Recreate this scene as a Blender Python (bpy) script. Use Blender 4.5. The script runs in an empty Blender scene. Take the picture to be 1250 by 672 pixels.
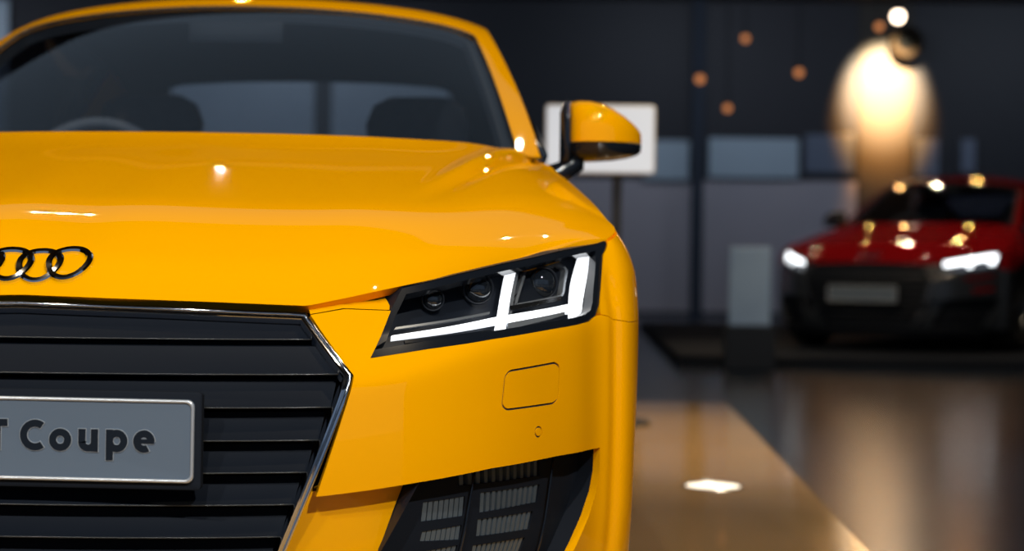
import bpy, bmesh, math, random
from mathutils import Vector, Matrix
from mathutils.geometry import delaunay_2d_cdt
random.seed(4)
SC = bpy.context.scene
COL = SC.collection
import numpy as np
def cubic(xs, ys):
    """natural cubic spline, ys (n,k)"""
    xs=np.asarray(xs,float); ys=np.asarray(ys,float)
    if ys.ndim==1: ys=ys[:,None]
    n=len(xs); h=np.diff(xs); A=np.zeros((n,n)); B=np.zeros_like(ys); A[0,0]=A[-1,-1]=1
    for i in range(1,n-1):
        A[i,i-1]=h[i-1];A[i,i]=2*(h[i-1]+h[i]);A[i,i+1]=h[i]
        B[i]=3*((ys[i+1]-ys[i])/h[i]-(ys[i]-ys[i-1])/h[i-1])
    c=np.linalg.solve(A,B)
    b=(np.diff(ys,axis=0)/h[:,None])-h[:,None]*(2*c[:-1]+c[1:])/3; d=(c[1:]-c[:-1])/(3*h[:,None])
    def f(x):
        x=np.atleast_1d(np.asarray(x,float)); i=np.clip(np.searchsorted(xs,x)-1,0,n-2); t=(x-xs[i])[:,None]
        return ys[i]+t*(b[i]+t*(c[i]+t*d[i]))
    return f
def pchip(xs, ys):
    """monotone cubic, no overshoot"""
    xs=np.asarray(xs,float); ys=np.asarray(ys,float); h=np.diff(xs); dl=np.diff(ys)/h; m=np.zeros_like(ys)
    for i in range(1,len(xs)-1):
        if dl[i-1]*dl[i]>0:
            w1=2*h[i]+h[i-1]; w2=h[i]+2*h[i-1]; m[i]=(w1+w2)/(w1/dl[i-1]+w2/dl[i])
    m[0]=dl[0]; m[-1]=dl[-1]
    def f(x):
        x=np.asarray(x,float); i=np.clip(np.searchsorted(xs,x)-1,0,len(xs)-2); t=np.clip((x-xs[i])/h[i],-.3,1.3)
        return ((1+2*t)*(1-t)**2*ys[i]+t*(1-t)**2*h[i]*m[i]+t*t*(3-2*t)*ys[i+1]+t*t*(t-1)*h[i]*m[i+1])
    return f
def sstep(a,b,x):
    t=np.clip((np.asarray(x,float)-a)/(b-a),0,1); return t*t*(3-2*t)
PLAN=np.array([(-.2,.008),(0,0),(.2,.008),(.35,.03),(.48,.07),(.6,.14),(.7,.24),(.77,.345),(.812,.42),(.843,.48),(.886,.525),(.901,.575),(.909,.7),(.913,.88),(.908,1.05),(.895,1.25),(.878,1.5),(.872,1.8),(.872,2.2),(.88,2.6),(.9,3.0),(.907,3.3),(.895,3.6),(.85,3.88),(.74,4.06),(.55,4.145),(.3,4.175),(0,4.18),(-.3,4.175)])
L=np.concatenate([[0],np.cumsum(np.linalg.norm(np.diff(PLAN,axis=0),axis=1))]); L-=L[1]
plan=cubic(L,PLAN)
def plan_n(u):
    t=plan(np.asarray(u)+1e-3)-plan(np.asarray(u)-1e-3); t/=np.linalg.norm(t,axis=1)[:,None]
    return np.stack([t[:,1],-t[:,0]],1)
UY=np.linspace(0,L[-2],3000); PY=plan(UY)
dfront=pchip([.0,.12,.2,.3,.42,.52,.60],[.16,.075,.03,.006,0,.003,.008])
dside=pchip([.0,.1,.2,.32,.48,.6,.68,.72,.745,.79,.84,.9,.97],[.08,.035,.012,.003,.0,0,.006,.018,.032,.066,.106,.155,.235])
def crease(y): return pchip([0,.07,.2,.45,.7],[.525,.53,.572,.603,.61])(y)
def S(u,z):
    u=np.atleast_1d(np.asarray(u,float)); z=np.atleast_1d(np.asarray(z,float)); s=np.sign(u)+(u==0); a=np.abs(u)
    p=plan(a); n=plan_n(a); y=p[:,1]
    w=sstep(.28,.62,y)*1.0
    zc=crease(np.minimum(y,.7)); k=np.sqrt((z-zc)**2+.012**2); ramp=.5*((z-zc)+k)
    df=dfront(np.minimum(z,.6))+.62*ramp
    d=df*(1-w)+dside(z)*w+.0075*np.exp(-((a-1.082)/.0125)**2)*(1-sstep(.66,.73,z))
    q=p-n*d[:,None]
    return np.stack([q[:,0]*s,q[:,1],z],1)

# ------------------------------------------------------------------ materials
MATS = {}
def mat(name, col, rough=.5, metal=0., coat=0., coat_rough=.03, spec=.5, emit=None, estr=0.):
    if name in MATS: return MATS[name]
    m = bpy.data.materials.new(name); m.use_nodes = True
    b = m.node_tree.nodes['Principled BSDF']
    b.inputs['Base Color'].default_value = (*col, 1); b.inputs['Roughness'].default_value = rough
    b.inputs['Metallic'].default_value = metal; b.inputs['Specular IOR Level'].default_value = spec
    b.inputs['Coat Weight'].default_value = coat; b.inputs['Coat Roughness'].default_value = coat_rough
    if emit: b.inputs['Emission Color'].default_value = (*emit, 1); b.inputs['Emission Strength'].default_value = estr
    MATS[name] = m; return m
def noise_mat(name, c1, c2, scale, rough=(.3,.5), metal=0., coat=0., bump=0., spec=.5):
    m = mat(name, c1, rough[0], metal, coat, spec=spec); nt = m.node_tree; b = nt.nodes['Principled BSDF']
    tc = nt.nodes.new('ShaderNodeTexCoord'); n = nt.nodes.new('ShaderNodeTexNoise'); n.inputs['Scale'].default_value = scale
    n.inputs['Detail'].default_value = 5
    nt.links.new(tc.outputs['Object'], n.inputs['Vector'])
    r = nt.nodes.new('ShaderNodeValToRGB'); r.color_ramp.elements[0].color = (*c1,1); r.color_ramp.elements[1].color = (*c2,1)
    r.color_ramp.elements[0].position = .35; r.color_ramp.elements[1].position = .65
    nt.links.new(n.outputs['Fac'], r.inputs['Fac']); nt.links.new(r.outputs['Color'], b.inputs['Base Color'])
    mr = nt.nodes.new('ShaderNodeMapRange'); mr.inputs['To Min'].default_value = rough[0]; mr.inputs['To Max'].default_value = rough[1]
    nt.links.new(n.outputs['Fac'], mr.inputs['Value']); nt.links.new(mr.outputs['Result'], b.inputs['Roughness'])
    if bump:
        bp = nt.nodes.new('ShaderNodeBump'); bp.inputs['Strength'].default_value = bump; bp.inputs['Distance'].default_value = .01
        nt.links.new(n.outputs['Fac'], bp.inputs['Height']); nt.links.new(bp.outputs['Normal'], b.inputs['Normal'])
    return m
def glass(name, tint, rough=.02, refl=1.0):
    if name in MATS: return MATS[name]
    m = bpy.data.materials.new(name); m.use_nodes = True; nt = m.node_tree; nt.nodes.clear()
    o = nt.nodes.new('ShaderNodeOutputMaterial'); mx = nt.nodes.new('ShaderNodeMixShader')
    t = nt.nodes.new('ShaderNodeBsdfTransparent'); g = nt.nodes.new('ShaderNodeBsdfGlossy'); f = nt.nodes.new('ShaderNodeFresnel')
    t.inputs['Color'].default_value = (*tint,1); g.inputs['Roughness'].default_value = rough; g.inputs['Color'].default_value = (refl,refl,refl,1)
    gm = nt.nodes.new('ShaderNodeNewGeometry'); mr = nt.nodes.new('ShaderNodeMapRange')
    mr.inputs['To Min'].default_value = 1.45; mr.inputs['To Max'].default_value = 1/1.45
    nt.links.new(gm.outputs['Backfacing'], mr.inputs['Value']); nt.links.new(mr.outputs['Result'], f.inputs['IOR'])
    nt.links.new(f.outputs[0], mx.inputs[0]); nt.links.new(t.outputs[0], mx.inputs[1]); nt.links.new(g.outputs[0], mx.inputs[2])
    nt.links.new(mx.outputs[0], o.inputs['Surface']); MATS[name] = m; return m
def paint(name, col, rough=.38, metal=.0):
    m = mat(name, col, rough, metal, .7, .02, spec=0)
    m.node_tree.nodes['Principled BSDF'].inputs['Specular Tint'].default_value = (*col,1)
    return m

YELLOW = paint('yellow_paint', (.90, .395, .0))
RED = paint('red_paint', (.16, .003, .005))
GBLACK = mat('gloss_black', (.009, .012, .018), .12, 0, .3)
SATIN = mat('satin_black', (.010, .0135, .021), .45, spec=.3)
MATTE = mat('matte_black', (.03, .038, .054), .8, spec=.1)
CHROME = mat('chrome', (.78, .80, .84), .07, 1.)
CHROME2 = mat('satin_chrome', (.62, .66, .72), .22, 1.)
ALU = mat('plate_aluminium', (.115, .160, .225), .5, .15)
ALU_RIM = mat('plate_rim', (.62, .67, .74), .3, .6)
FIN = mat('radiator_fin', (.13, .17, .21), .35, .4)
SLAT = mat('slat_black', (.0045,.0075,.0140), .6, spec=.12)
SLATLIP = mat('slat_lip', (.05,.055,.06), .25, .3)
FRIT = mat('frit_black', (.02,.026,.036), .8, spec=.1)
FARSHADE = mat('far_bumper_shade', (.022,.029,.042), .3, 0, .3)  # shade on the red car's bumper, put into a dark colour
HOLDER = mat('plate_holder_black', (.010,.0135,.021), .8, spec=.08)
CABIN = mat('cabin_trim', (.06,.075,.10), .8, spec=.1)
LSIZE,LWID=.058,1.0
LETTER = mat('letter_blue_black', (.006, .011, .02), .6, spec=.15)
LETTER_EDGE = mat('letter_edge', (.42, .47, .53), .4, .4)
GLASS = glass('windscreen_glass', (.86, .89, .92))
DGLASS = glass('side_glass', (.10, .11, .13))
LENS = glass('clear_lens', (.96, .97, .98))
LED = mat('led_strip', (.9, .92, .95), .3, emit=(.93, .96, 1.0), estr=1.25)
LEDDIM = mat('led_dim_strip', (.35, .38, .42), .25, .6)
DOME = mat('projector_dome', (.012, .016, .022), .03, 0, 1., .01, spec=.8)
RUBBER = mat('tyre_rubber', (.012, .013, .015), .75, spec=.2)
RIMM = mat('wheel_alloy', (.10, .11, .12), .3, .8)
SEAT = noise_mat('seat_leather', (.05,.062,.085), (.06,.075,.10), 40, (.5,.65), spec=.25)
TAIL = mat('tail_lens', (.25,.005,.006), .1, 0, 1)
LEDRED = mat('far_led_strip', (.9,.92,.95), .3, emit=(.93,.97,1.0), estr=4.)

# ------------------------------------------------------------------ mesh helpers
def mk(name, verts, faces, m, parent=None, normals=None, smooth=True, slots=None, fmat=None):
    me = bpy.data.meshes.new(name)
    me.from_pydata([tuple(map(float, v)) for v in verts], [], [tuple(int(i) for i in f) for f in faces])
    for mm in ([m] if slots is None else slots): me.materials.append(mm)
    if fmat is not None: me.polygons.foreach_set('material_index', fmat)
    me.polygons.foreach_set('use_smooth', [smooth]*len(me.polygons))
    if normals is not None: me.normals_split_custom_set_from_vertices([tuple(map(float, n)) for n in normals])
    me.update()
    o = bpy.data.objects.new(name, me); COL.objects.link(o)
    if parent: o.parent = parent
    return o
def root(name, label, cat, loc=(0,0,0), rz=0, group=None):
    o = bpy.data.objects.new(name, None); COL.objects.link(o); o.location = loc; o.rotation_euler = (0,0,rz)
    return tag(o, label, cat, group)
def tag(o, label, cat, group=None):
    o['label'] = label; o['category'] = cat
    if group: o['group'] = group
    return o
def struct(o): o['kind'] = 'structure'; return o
class MB:
    """collects shapes of one part"""
    def __init__(s): s.v=[]; s.f=[]
    def add(s, v, f):
        k=len(s.v); s.v+= [tuple(map(float,p)) for p in v]; s.f+=[tuple(i+k for i in q) for q in f]; return s
    def box(s, lo, hi, bev=0., M=None, seg=2):
        bm=bmesh.new(); bmesh.ops.create_cube(bm, size=1)
        c=[(lo[i]+hi[i])/2 for i in range(3)]; d=[hi[i]-lo[i] for i in range(3)]
        for v in bm.verts: v.co=Vector((c[0]+v.co.x*d[0], c[1]+v.co.y*d[1], c[2]+v.co.z*d[2]))
        if bev: bmesh.ops.bevel(bm, geom=bm.edges[:], offset=bev, segments=seg, affect='EDGES', profile=.5)
        bm.verts.index_update()
        v=[(M@w.co if M else w.co) for w in bm.verts]; f=[[q.index for q in p.verts] for p in bm.faces]; bm.free()
        return s.add(v,f)
    def loft(s, rings, closed=True, caps=True):
        n=len(rings[0]); v=[p for r in rings for p in r]; f=[]
        for i in range(len(rings)-1):
            for j in range(n if closed else n-1):
                a=i*n+j; b=i*n+(j+1)%n; f.append((a,b,b+n,a+n))
        if caps and closed: f.append(tuple(range(n-1,-1,-1))); f.append(tuple((len(rings)-1)*n+j for j in range(n)))
        return s.add(v,f)
    def lathe(s, prof, n=40, M=None, close=True):
        """prof: (r, h) list, axis along local z"""
        rings=[]
        for k in range(n):
            a=2*math.pi*k/n; rings.append([Vector((r*math.cos(a), r*math.sin(a), h)) for r,h in prof])
        v=[(M@p if M else p) for r in rings for p in r]; m=len(prof); f=[]
        for k in range(n):
            for j in range(m-1):
                a=k*m+j; b=((k+1)%n)*m+j; f.append((a,b,b+1,a+1))
        return s.add(v,f)
    def tube(s, pts, r, n=8, caps=True):
        pts=[Vector(p) for p in pts]; rings=[]
        for i,p in enumerate(pts):
            t=(pts[min(i+1,len(pts)-1)]-pts[max(i-1,0)]).normalized()
            a=Vector((0,0,1)) if abs(t.z)<.9 else Vector((1,0,0)); x=t.cross(a).normalized(); y=t.cross(x)
            rr=r[i] if isinstance(r,(list,tuple)) else r
            rings.append([p+x*rr*math.cos(2*math.pi*k/n)+y*rr*math.sin(2*math.pi*k/n) for k in range(n)])
        return s.loft(rings, True, caps)
    def build(s, name, m, parent=None, smooth=True, auto=None):
        o=mk(name, s.v, s.f, m, parent, smooth=smooth)
        if auto is not None:
            bm=bmesh.new(); bm.from_mesh(o.data); bmesh.ops.recalc_face_normals(bm, faces=bm.faces)
            for e in bm.edges:
                if len(e.link_faces)==2 and e.calc_face_angle(0)>math.radians(auto): e.smooth=False
            bm.to_mesh(o.data); bm.free()
        return o

def inside(p, poly):
    x,y=p[:,0],p[:,1]; c=np.zeros(len(p),bool); q=np.asarray(poly); n=len(q)
    for i in range(n):
        x1,y1=q[i]; x2,y2=q[(i+1)%n]
        if y1==y2: continue
        k=((y1>y)!=(y2>y)); c^= k & (x < (x2-x1)*(y-y1)/(y2-y1)+x1)
    return c
def densify(poly, step):
    out=[]
    for i in range(len(poly)):
        a=np.array(poly[i],float); b=np.array(poly[(i+1)%len(poly)],float)
        n=max(1,int(math.ceil(np.linalg.norm(b-a)/step)))
        for k in range(n): out.append(a+(b-a)*k/n)
    return np.array(out)
def segdist(P, poly):
    d=np.full(len(P),1e9)
    for i in range(len(poly)):
        a=poly[i]; b=poly[(i+1)%len(poly)]; ab=b-a; t=np.clip(((P-a)@ab)/(ab@ab+1e-12),0,1)
        d=np.minimum(d,np.linalg.norm(P-a-t[:,None]*ab,axis=1))
    return d
def rounded(poly, r, n=5):
    """round the corners of a 2d polygon"""
    out=[]; N=len(poly)
    for i in range(N):
        p=np.array(poly[i],float); a=np.array(poly[i-1],float); b=np.array(poly[(i+1)%N],float)
        la=np.linalg.norm(a-p); lb=np.linalg.norm(b-p); q=min(r,la*.45,lb*.45)
        A=p+(a-p)/la*q; B=p+(b-p)/lb*q
        for k in range(n+1):
            t=k/n; out.append(tuple((1-t)**2*A+2*t*(1-t)*p+t*t*B))
    return out
def shrink(poly, d):
    q=np.asarray(poly,float); n=len(q); out=[]
    ar=sum(q[i][0]*q[(i+1)%n][1]-q[(i+1)%n][0]*q[i][1] for i in range(n))
    sg=1 if ar>0 else -1
    for i in range(n):
        t=q[(i+1)%n]-q[i-1]; t/=np.linalg.norm(t)+1e-12; out.append(tuple(q[i]+sg*d*np.array([-t[1],t[0]])))
    return out
def panel(poly, lift, holes=(), step=.025, thick=.012, aspect=(1,1), edge=None):
    """a sheet cut to a 2d outline, laid on the surface lift(a,b)->(P,N), with turned-in edges; returns verts, faces, normals"""
    asp=np.array(aspect,float)
    loops=[densify(np.asarray(p,float)*asp, edge or step*.8) for p in (poly,*holes)]
    allp=np.concatenate(loops); es=[]; k=0
    for l in loops:
        es+=[(k+i,k+(i+1)%len(l)) for i in range(len(l))]; k+=len(l)
    lo=loops[0].min(0); hi=loops[0].max(0)
    gx=np.arange(lo[0]+step*.37,hi[0],step); gy=np.arange(lo[1]+step*.41,hi[1],step)
    G=np.array([(x+(step*.5 if j%2 else 0),y) for j,y in enumerate(gy) for x in gx]) if len(gx) and len(gy) else np.zeros((0,2))
    if len(G):
        ok=inside(G,loops[0])
        for h in loops[1:]: ok&=~inside(G,h)
        for l in loops: ok&=segdist(G,l)>step*.45
        G=G[ok]
    pts=np.concatenate([allp,G]) if len(G) else allp
    V,E,F,*_=delaunay_2d_cdt([Vector(p) for p in pts],es,[],0,1e-7)
    V=np.array([tuple(v) for v in V])
    C=np.array([V[list(f)].mean(0) for f in F]); ok=inside(C,loops[0])
    for h in loops[1:]: ok&=~inside(C,h)
    F=[tuple(f) for f,o in zip(F,ok) if o]
    used=sorted({i for f in F for i in f}); mp={i:k for k,i in enumerate(used)}
    V=V[used]/asp; F=[tuple(mp[i] for i in f) for f in F]
    P,N=lift(V[:,0],V[:,1])
    # orient faces with normals
    fl=[]
    for f in F:
        n=np.cross(P[f[1]]-P[f[0]],P[f[2]]-P[f[0]]); fl.append(f if n@N[f[0]]>0 else f[::-1])
    verts=list(P); norms=list(N); faces=fl
    if thick:
        cnt={}
        for f in fl:
            for i in range(3):
                cnt[(f[i],f[(i+1)%3])]=1
        bd=[e for e in cnt if (e[1],e[0]) not in cnt]
        acc={}
        for a,b in bd:
            t=P[b]-P[a]; o=np.cross(t,N[a]); o/=np.linalg.norm(o)+1e-12
            acc[a]=acc.get(a,0)+o; acc[b]=acc.get(b,0)+o
        idx={}
        for a in acc:
            o=acc[a]/(np.linalg.norm(acc[a])+1e-12)
            idx[a]=len(verts); verts+= [P[a],P[a]-N[a]*thick]; norms+=[o,o]
        faces=faces+[(idx[b],idx[a],idx[a]+1,idx[b]+1) for a,b in bd]
    return verts,faces,norms
def mirror(d):
    v,f,n=d
    return [p*np.array([-1,1,1]) for p in map(np.asarray,v)],[q[::-1] for q in f],[p*np.array([-1,1,1]) for p in map(np.asarray,n)]
def both(*ds):
    V=[];F=[];N=[]
    for v,f,n in ds:
        k=len(V); V+=list(v); N+=list(n); F+=[tuple(i+k for i in q) for q in f]
    return V,F,N

# ------------------------------------------------------------------ car surfaces
def u_of_y(y): return np.interp(y, PY[UY>0.2][:,1], UY[UY>0.2])
def girdle(off=0., offn=None):
    def lift(u,z):
        e=2e-3; P=S(u,z); a=S(u+e,z)-S(u-e,z); b=S(u,z+e)-S(u,z-e)
        N=np.cross(a,b); N/=np.linalg.norm(N,axis=1)[:,None]+1e-12
        n=plan_n(np.abs(u)); o=np.stack([n[:,0]*np.where(u<0,-1,1),n[:,1],0*u],1)
        fl=np.sign((N*o).sum(1)); N*=fl[:,None]
        d=off if offn is None else offn(u,z)
        d=np.broadcast_to(d,u.shape)
        return P-o*d[:,None],N
    return lift
HOODF=[(0,.649),(.0892,.647),(.2732,.642),(.433,.6373),(.4973,.6481),(.5897,.6638),(.728,.6849),(.922,.7111),(1.0273,.7273),(1.1007,.7426)]
HSIDE=[(.62,.759),(.7,.777),(.8,.797),(.9,.817),(1.0,.840),(1.1,.863),(1.2,.886),(1.28,.905),(1.36,.921)]
hf=np.concatenate([S(u,z) for u,z in HOODF]); hs=np.concatenate([S(u_of_y(y),z) for y,z in HSIDE])
HY_=[.62,.7,.8,.9,1.0,1.1,1.2,1.28,1.36]
# smooth hood sheet: t across (0 centre, 1 shut line on the wing), v from nose to windscreen
HX=np.array([0,.2,.35,.5,.62,.73,.80,.851]); 
_hz=np.interp(HX,hf[:,0],hf[:,2])-np.array([.004,.004,.003,.007,.004,.003,.002,.0]); _hy=np.interp(HX,hf[:,0],hf[:,1])-.004
_co=np.polyfit(HX/.851,_hz,4,w=[3,1,1,1,1,1,1,4]); _cy=np.polyfit(HX/.851,_hy,5,w=[3,1,1,1,1,1,1,4])
hc=cubic([.083,.112,.165,.25,.4,.6,.8,1.0,1.06],[.645,.683,.722,.764,.8065,.848,.889,.934,.951])
ho=pchip([0,.02,.12,.25,.4,.6,.8,1.0],[0,.055,.18,.31,.445,.62,.80,1.0])
hout=cubic([.0]+[ (y-float(hf[-1,1]))/(1.37-float(hf[-1,1])) for y in HY_]+[1.0],np.concatenate([hf[-1:],hs,[[.722,1.37,.9215]]]))
def hood_P(t,v):
    t=np.atleast_1d(np.asarray(t,float)); v=np.atleast_1d(np.asarray(v,float)); t,v=np.broadcast_arrays(t,v)
    a=np.sqrt(t*t+1e-8)
    zf=np.polyval(_co,a); yf=np.polyval(_cy,a); zf=zf-.0045*np.exp(-((a-.90)/.09)**2); zf=zf*(1-a**10)+.7426*a**10; yf=yf*(1-a**10)+hf[-1,1]*a**10
    # flat at the centre line so both halves join smoothly
    f0=np.exp(-(a/.12)**2); zf=zf*(1-f0)+(.645)*f0; yf=yf*(1-f0)+.083*f0
    yr=1.06+.07*a**2+.24*a**4; zr=.951-.008*a**2-.0215*a**6
    y=yf+(yr-yf)*v; h1=(hc(.083+(1.06-.083)*np.clip(v,-.05,1.05).ravel())[:,0].reshape(v.shape)-.645)/(.951-.645)
    w=sstep(.5,1.02,a); h=h1*(1-w)+ho(v)*w
    z=zf+(zr-zf)*h+.016*np.exp(-((a-.86)/.13)**2)*sstep(.0,.35,v)*(1-.6*sstep(.55,1,v))-.0*a
    x=a*(.851+(.722-.851)*v)
    e=hout(v.ravel()); q=a**14
    x=x+q*(e[:,0].reshape(v.shape)-(.851+(.722-.851)*v)); y=y+q*(e[:,1].reshape(v.shape)-y); z=z+q*(e[:,2].reshape(v.shape)-z)
    x=x+(a**3)*(1-q)*.055*np.sin(np.pi*np.clip(v,0,1))
    xs=x*np.sign(t); z=z+crease_step(x,y)
    return np.stack([xs,y,z],-1)
def crease_step(x,y):
    """the raised dome edge of the hood running from the pillar foot towards the headlight"""
    xe=.690-.15*np.clip((1.30-y)/.75,0,1.4)
    amt=.012*sstep(.45,1.1,y)
    return amt*(np.exp(-((x-xe+.010)/.024)**2)-1.05*np.exp(-((x-xe-.017)/.019)**2))
def hood_tv(t,v):
    e=2e-3; P=hood_P(t,v); a=hood_P(t+e,v)-hood_P(t-e,v); b=hood_P(t,v+e)-hood_P(t,v-e)
    N=np.cross(a,b); N/=np.linalg.norm(N,axis=1)[:,None]+1e-12; return P,N
def hood_lift(x,y):
    x=np.atleast_1d(x).astype(float); y=np.atleast_1d(y).astype(float); t=x/.8; v=(y-.09)/1.0
    for _ in range(25):
        P=hood_P(t,v); A=(hood_P(t+1e-3,v)-P)/1e-3; B=(hood_P(t,v+1e-3)-P)/1e-3
        rx=x-P[:,0]; ry=y-P[:,1]; D=A[:,0]*B[:,1]-A[:,1]*B[:,0]
        t=t+(rx*B[:,1]-ry*B[:,0])/D; v=v+(A[:,0]*ry-A[:,1]*rx)/D
    return hood_tv(t,v)
def hood_front(n=90):
    """(t,v) of the cut front edge"""
    o=[]
    for t in np.linspace(0,1,n):
        z0=float(np.interp(t*.851,hf[:,0],hf[:,2])); vs=np.linspace(-.03,.2,200); z=hood_P(np.full(200,t),vs)[:,2]
        o.append((t,max(-.01,float(np.interp(z0,z,vs))) if t<.985 else 0.))
    return o
# greenhouse
GR=np.array([ # centre y, centre z, edge x, edge y, edge z
 (1.06,.945,.728,1.37,.922),(1.32,1.078,.686,1.55,1.040),(1.6,1.214,.638,1.76,1.154),(1.86,1.318,.590,1.94,1.250),
 (2.05,1.350,.567,2.1,1.288),(2.4,1.358,.556,2.4,1.297),(2.9,1.285,.565,2.86,1.235),(3.4,1.13,.61,3.32,1.09),(3.8,1.0,.66,3.74,.962),(4.08,.94,.62,4.0,.91)])
GS=cubic(np.arange(len(GR)),GR)
def canopy(s,t):
    s=np.atleast_1d(s); t=np.atleast_1d(t); r=GS(s); a=np.abs(t)
    x=r[:,2]*t; q=.75*a**2.2+.25*a**9
    return np.stack([x, r[:,0]+(r[:,3]-r[:,0])*a**2, r[:,1]-(r[:,1]-r[:,4])*q],1)
def canopy_lift(s,t):
    e=3e-3; P=canopy(s,t); a=canopy(s+e,t)-canopy(s-e,t); b=canopy(s,t+e)-canopy(s,t-e)
    N=np.cross(b,a); N/=np.linalg.norm(N,axis=1)[:,None]; N*=np.where(N[:,2]<0,-1,1)[:,None]
    return P,N
def sweep(path, normals, prof, closed=False):
    """strip along path; prof = (side, up) offsets in the plane of path-side and surface normal"""
    rings=[]; n=len(path)
    for i in range(n):
        a=path[(i-1)%n] if closed or i>0 else path[i]; b=path[(i+1)%n] if closed or i<n-1 else path[i]
        t=b-a; t=t/np.linalg.norm(t); N=normals[i]; sd=np.cross(t,N); sd/=np.linalg.norm(sd)
        # mitre
        k=1.
        if 0<i<n-1:
            t1=path[i]-path[i-1]; t1/=np.linalg.norm(t1); k=1/max(.5,abs(t1@t))
        rings.append([path[i]+sd*p*k+N*q for p,q in prof])
    return rings
def arch_pts(yc, r, zc, z0, n=18):
    """wheel arch outline as (y,z) from front low to rear low"""
    a0=math.asin((z0-zc)/r); return [(yc-r*math.cos(a), zc+r*math.sin(a)) for a in np.linspace(a0, math.pi-a0, n)]
BUMP=[(.437,.6245),(.4943,.6328),(.5744,.6305),(.5471,.5943),(.5218,.5635),(.6216,.5757),(.7389,.5873),(.8619,.5966),(.97,.6041),(1.0139,.6082),(1.0373,.617),(1.0484,.6181),(1.0656,.6152),(1.0806,.6095),(1.114,.6048)]
INT=[(.9775,.2389),(1.0179,.2901),(1.0376,.3283),(1.0446,.3613),(1.0444,.3991)]
LIP=[(1.0444,.4005),(.8944,.4006),(.7257,.396),(.5923,.3845),(.5126,.3766),(.436,.3699)]
HLP=[(.5218,.5635),(.6216,.5757),(.7389,.5873),(.8619,.5966),(.97,.6041),(1.0139,.6082),(1.0373,.617),(1.0501,.6342),(1.0627,.6704),(1.0786,.7178),(1.1045,.7413),(1.0299,.7266),(.9203,.7105),(.7264,.6845),(.6088,.6650),(.5744,.6305),(.5471,.5943)]
COVER=[(.7683,.5411),(.8926,.5484),(.9065,.5401),(.8993,.489),(.8845,.4822),(.7581,.4799),(.7471,.4879),(.7563,.533)]
WY,WZ,WR=.915,.335,.345      # front wheel
RY=3.40                      # rear axle

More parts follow.
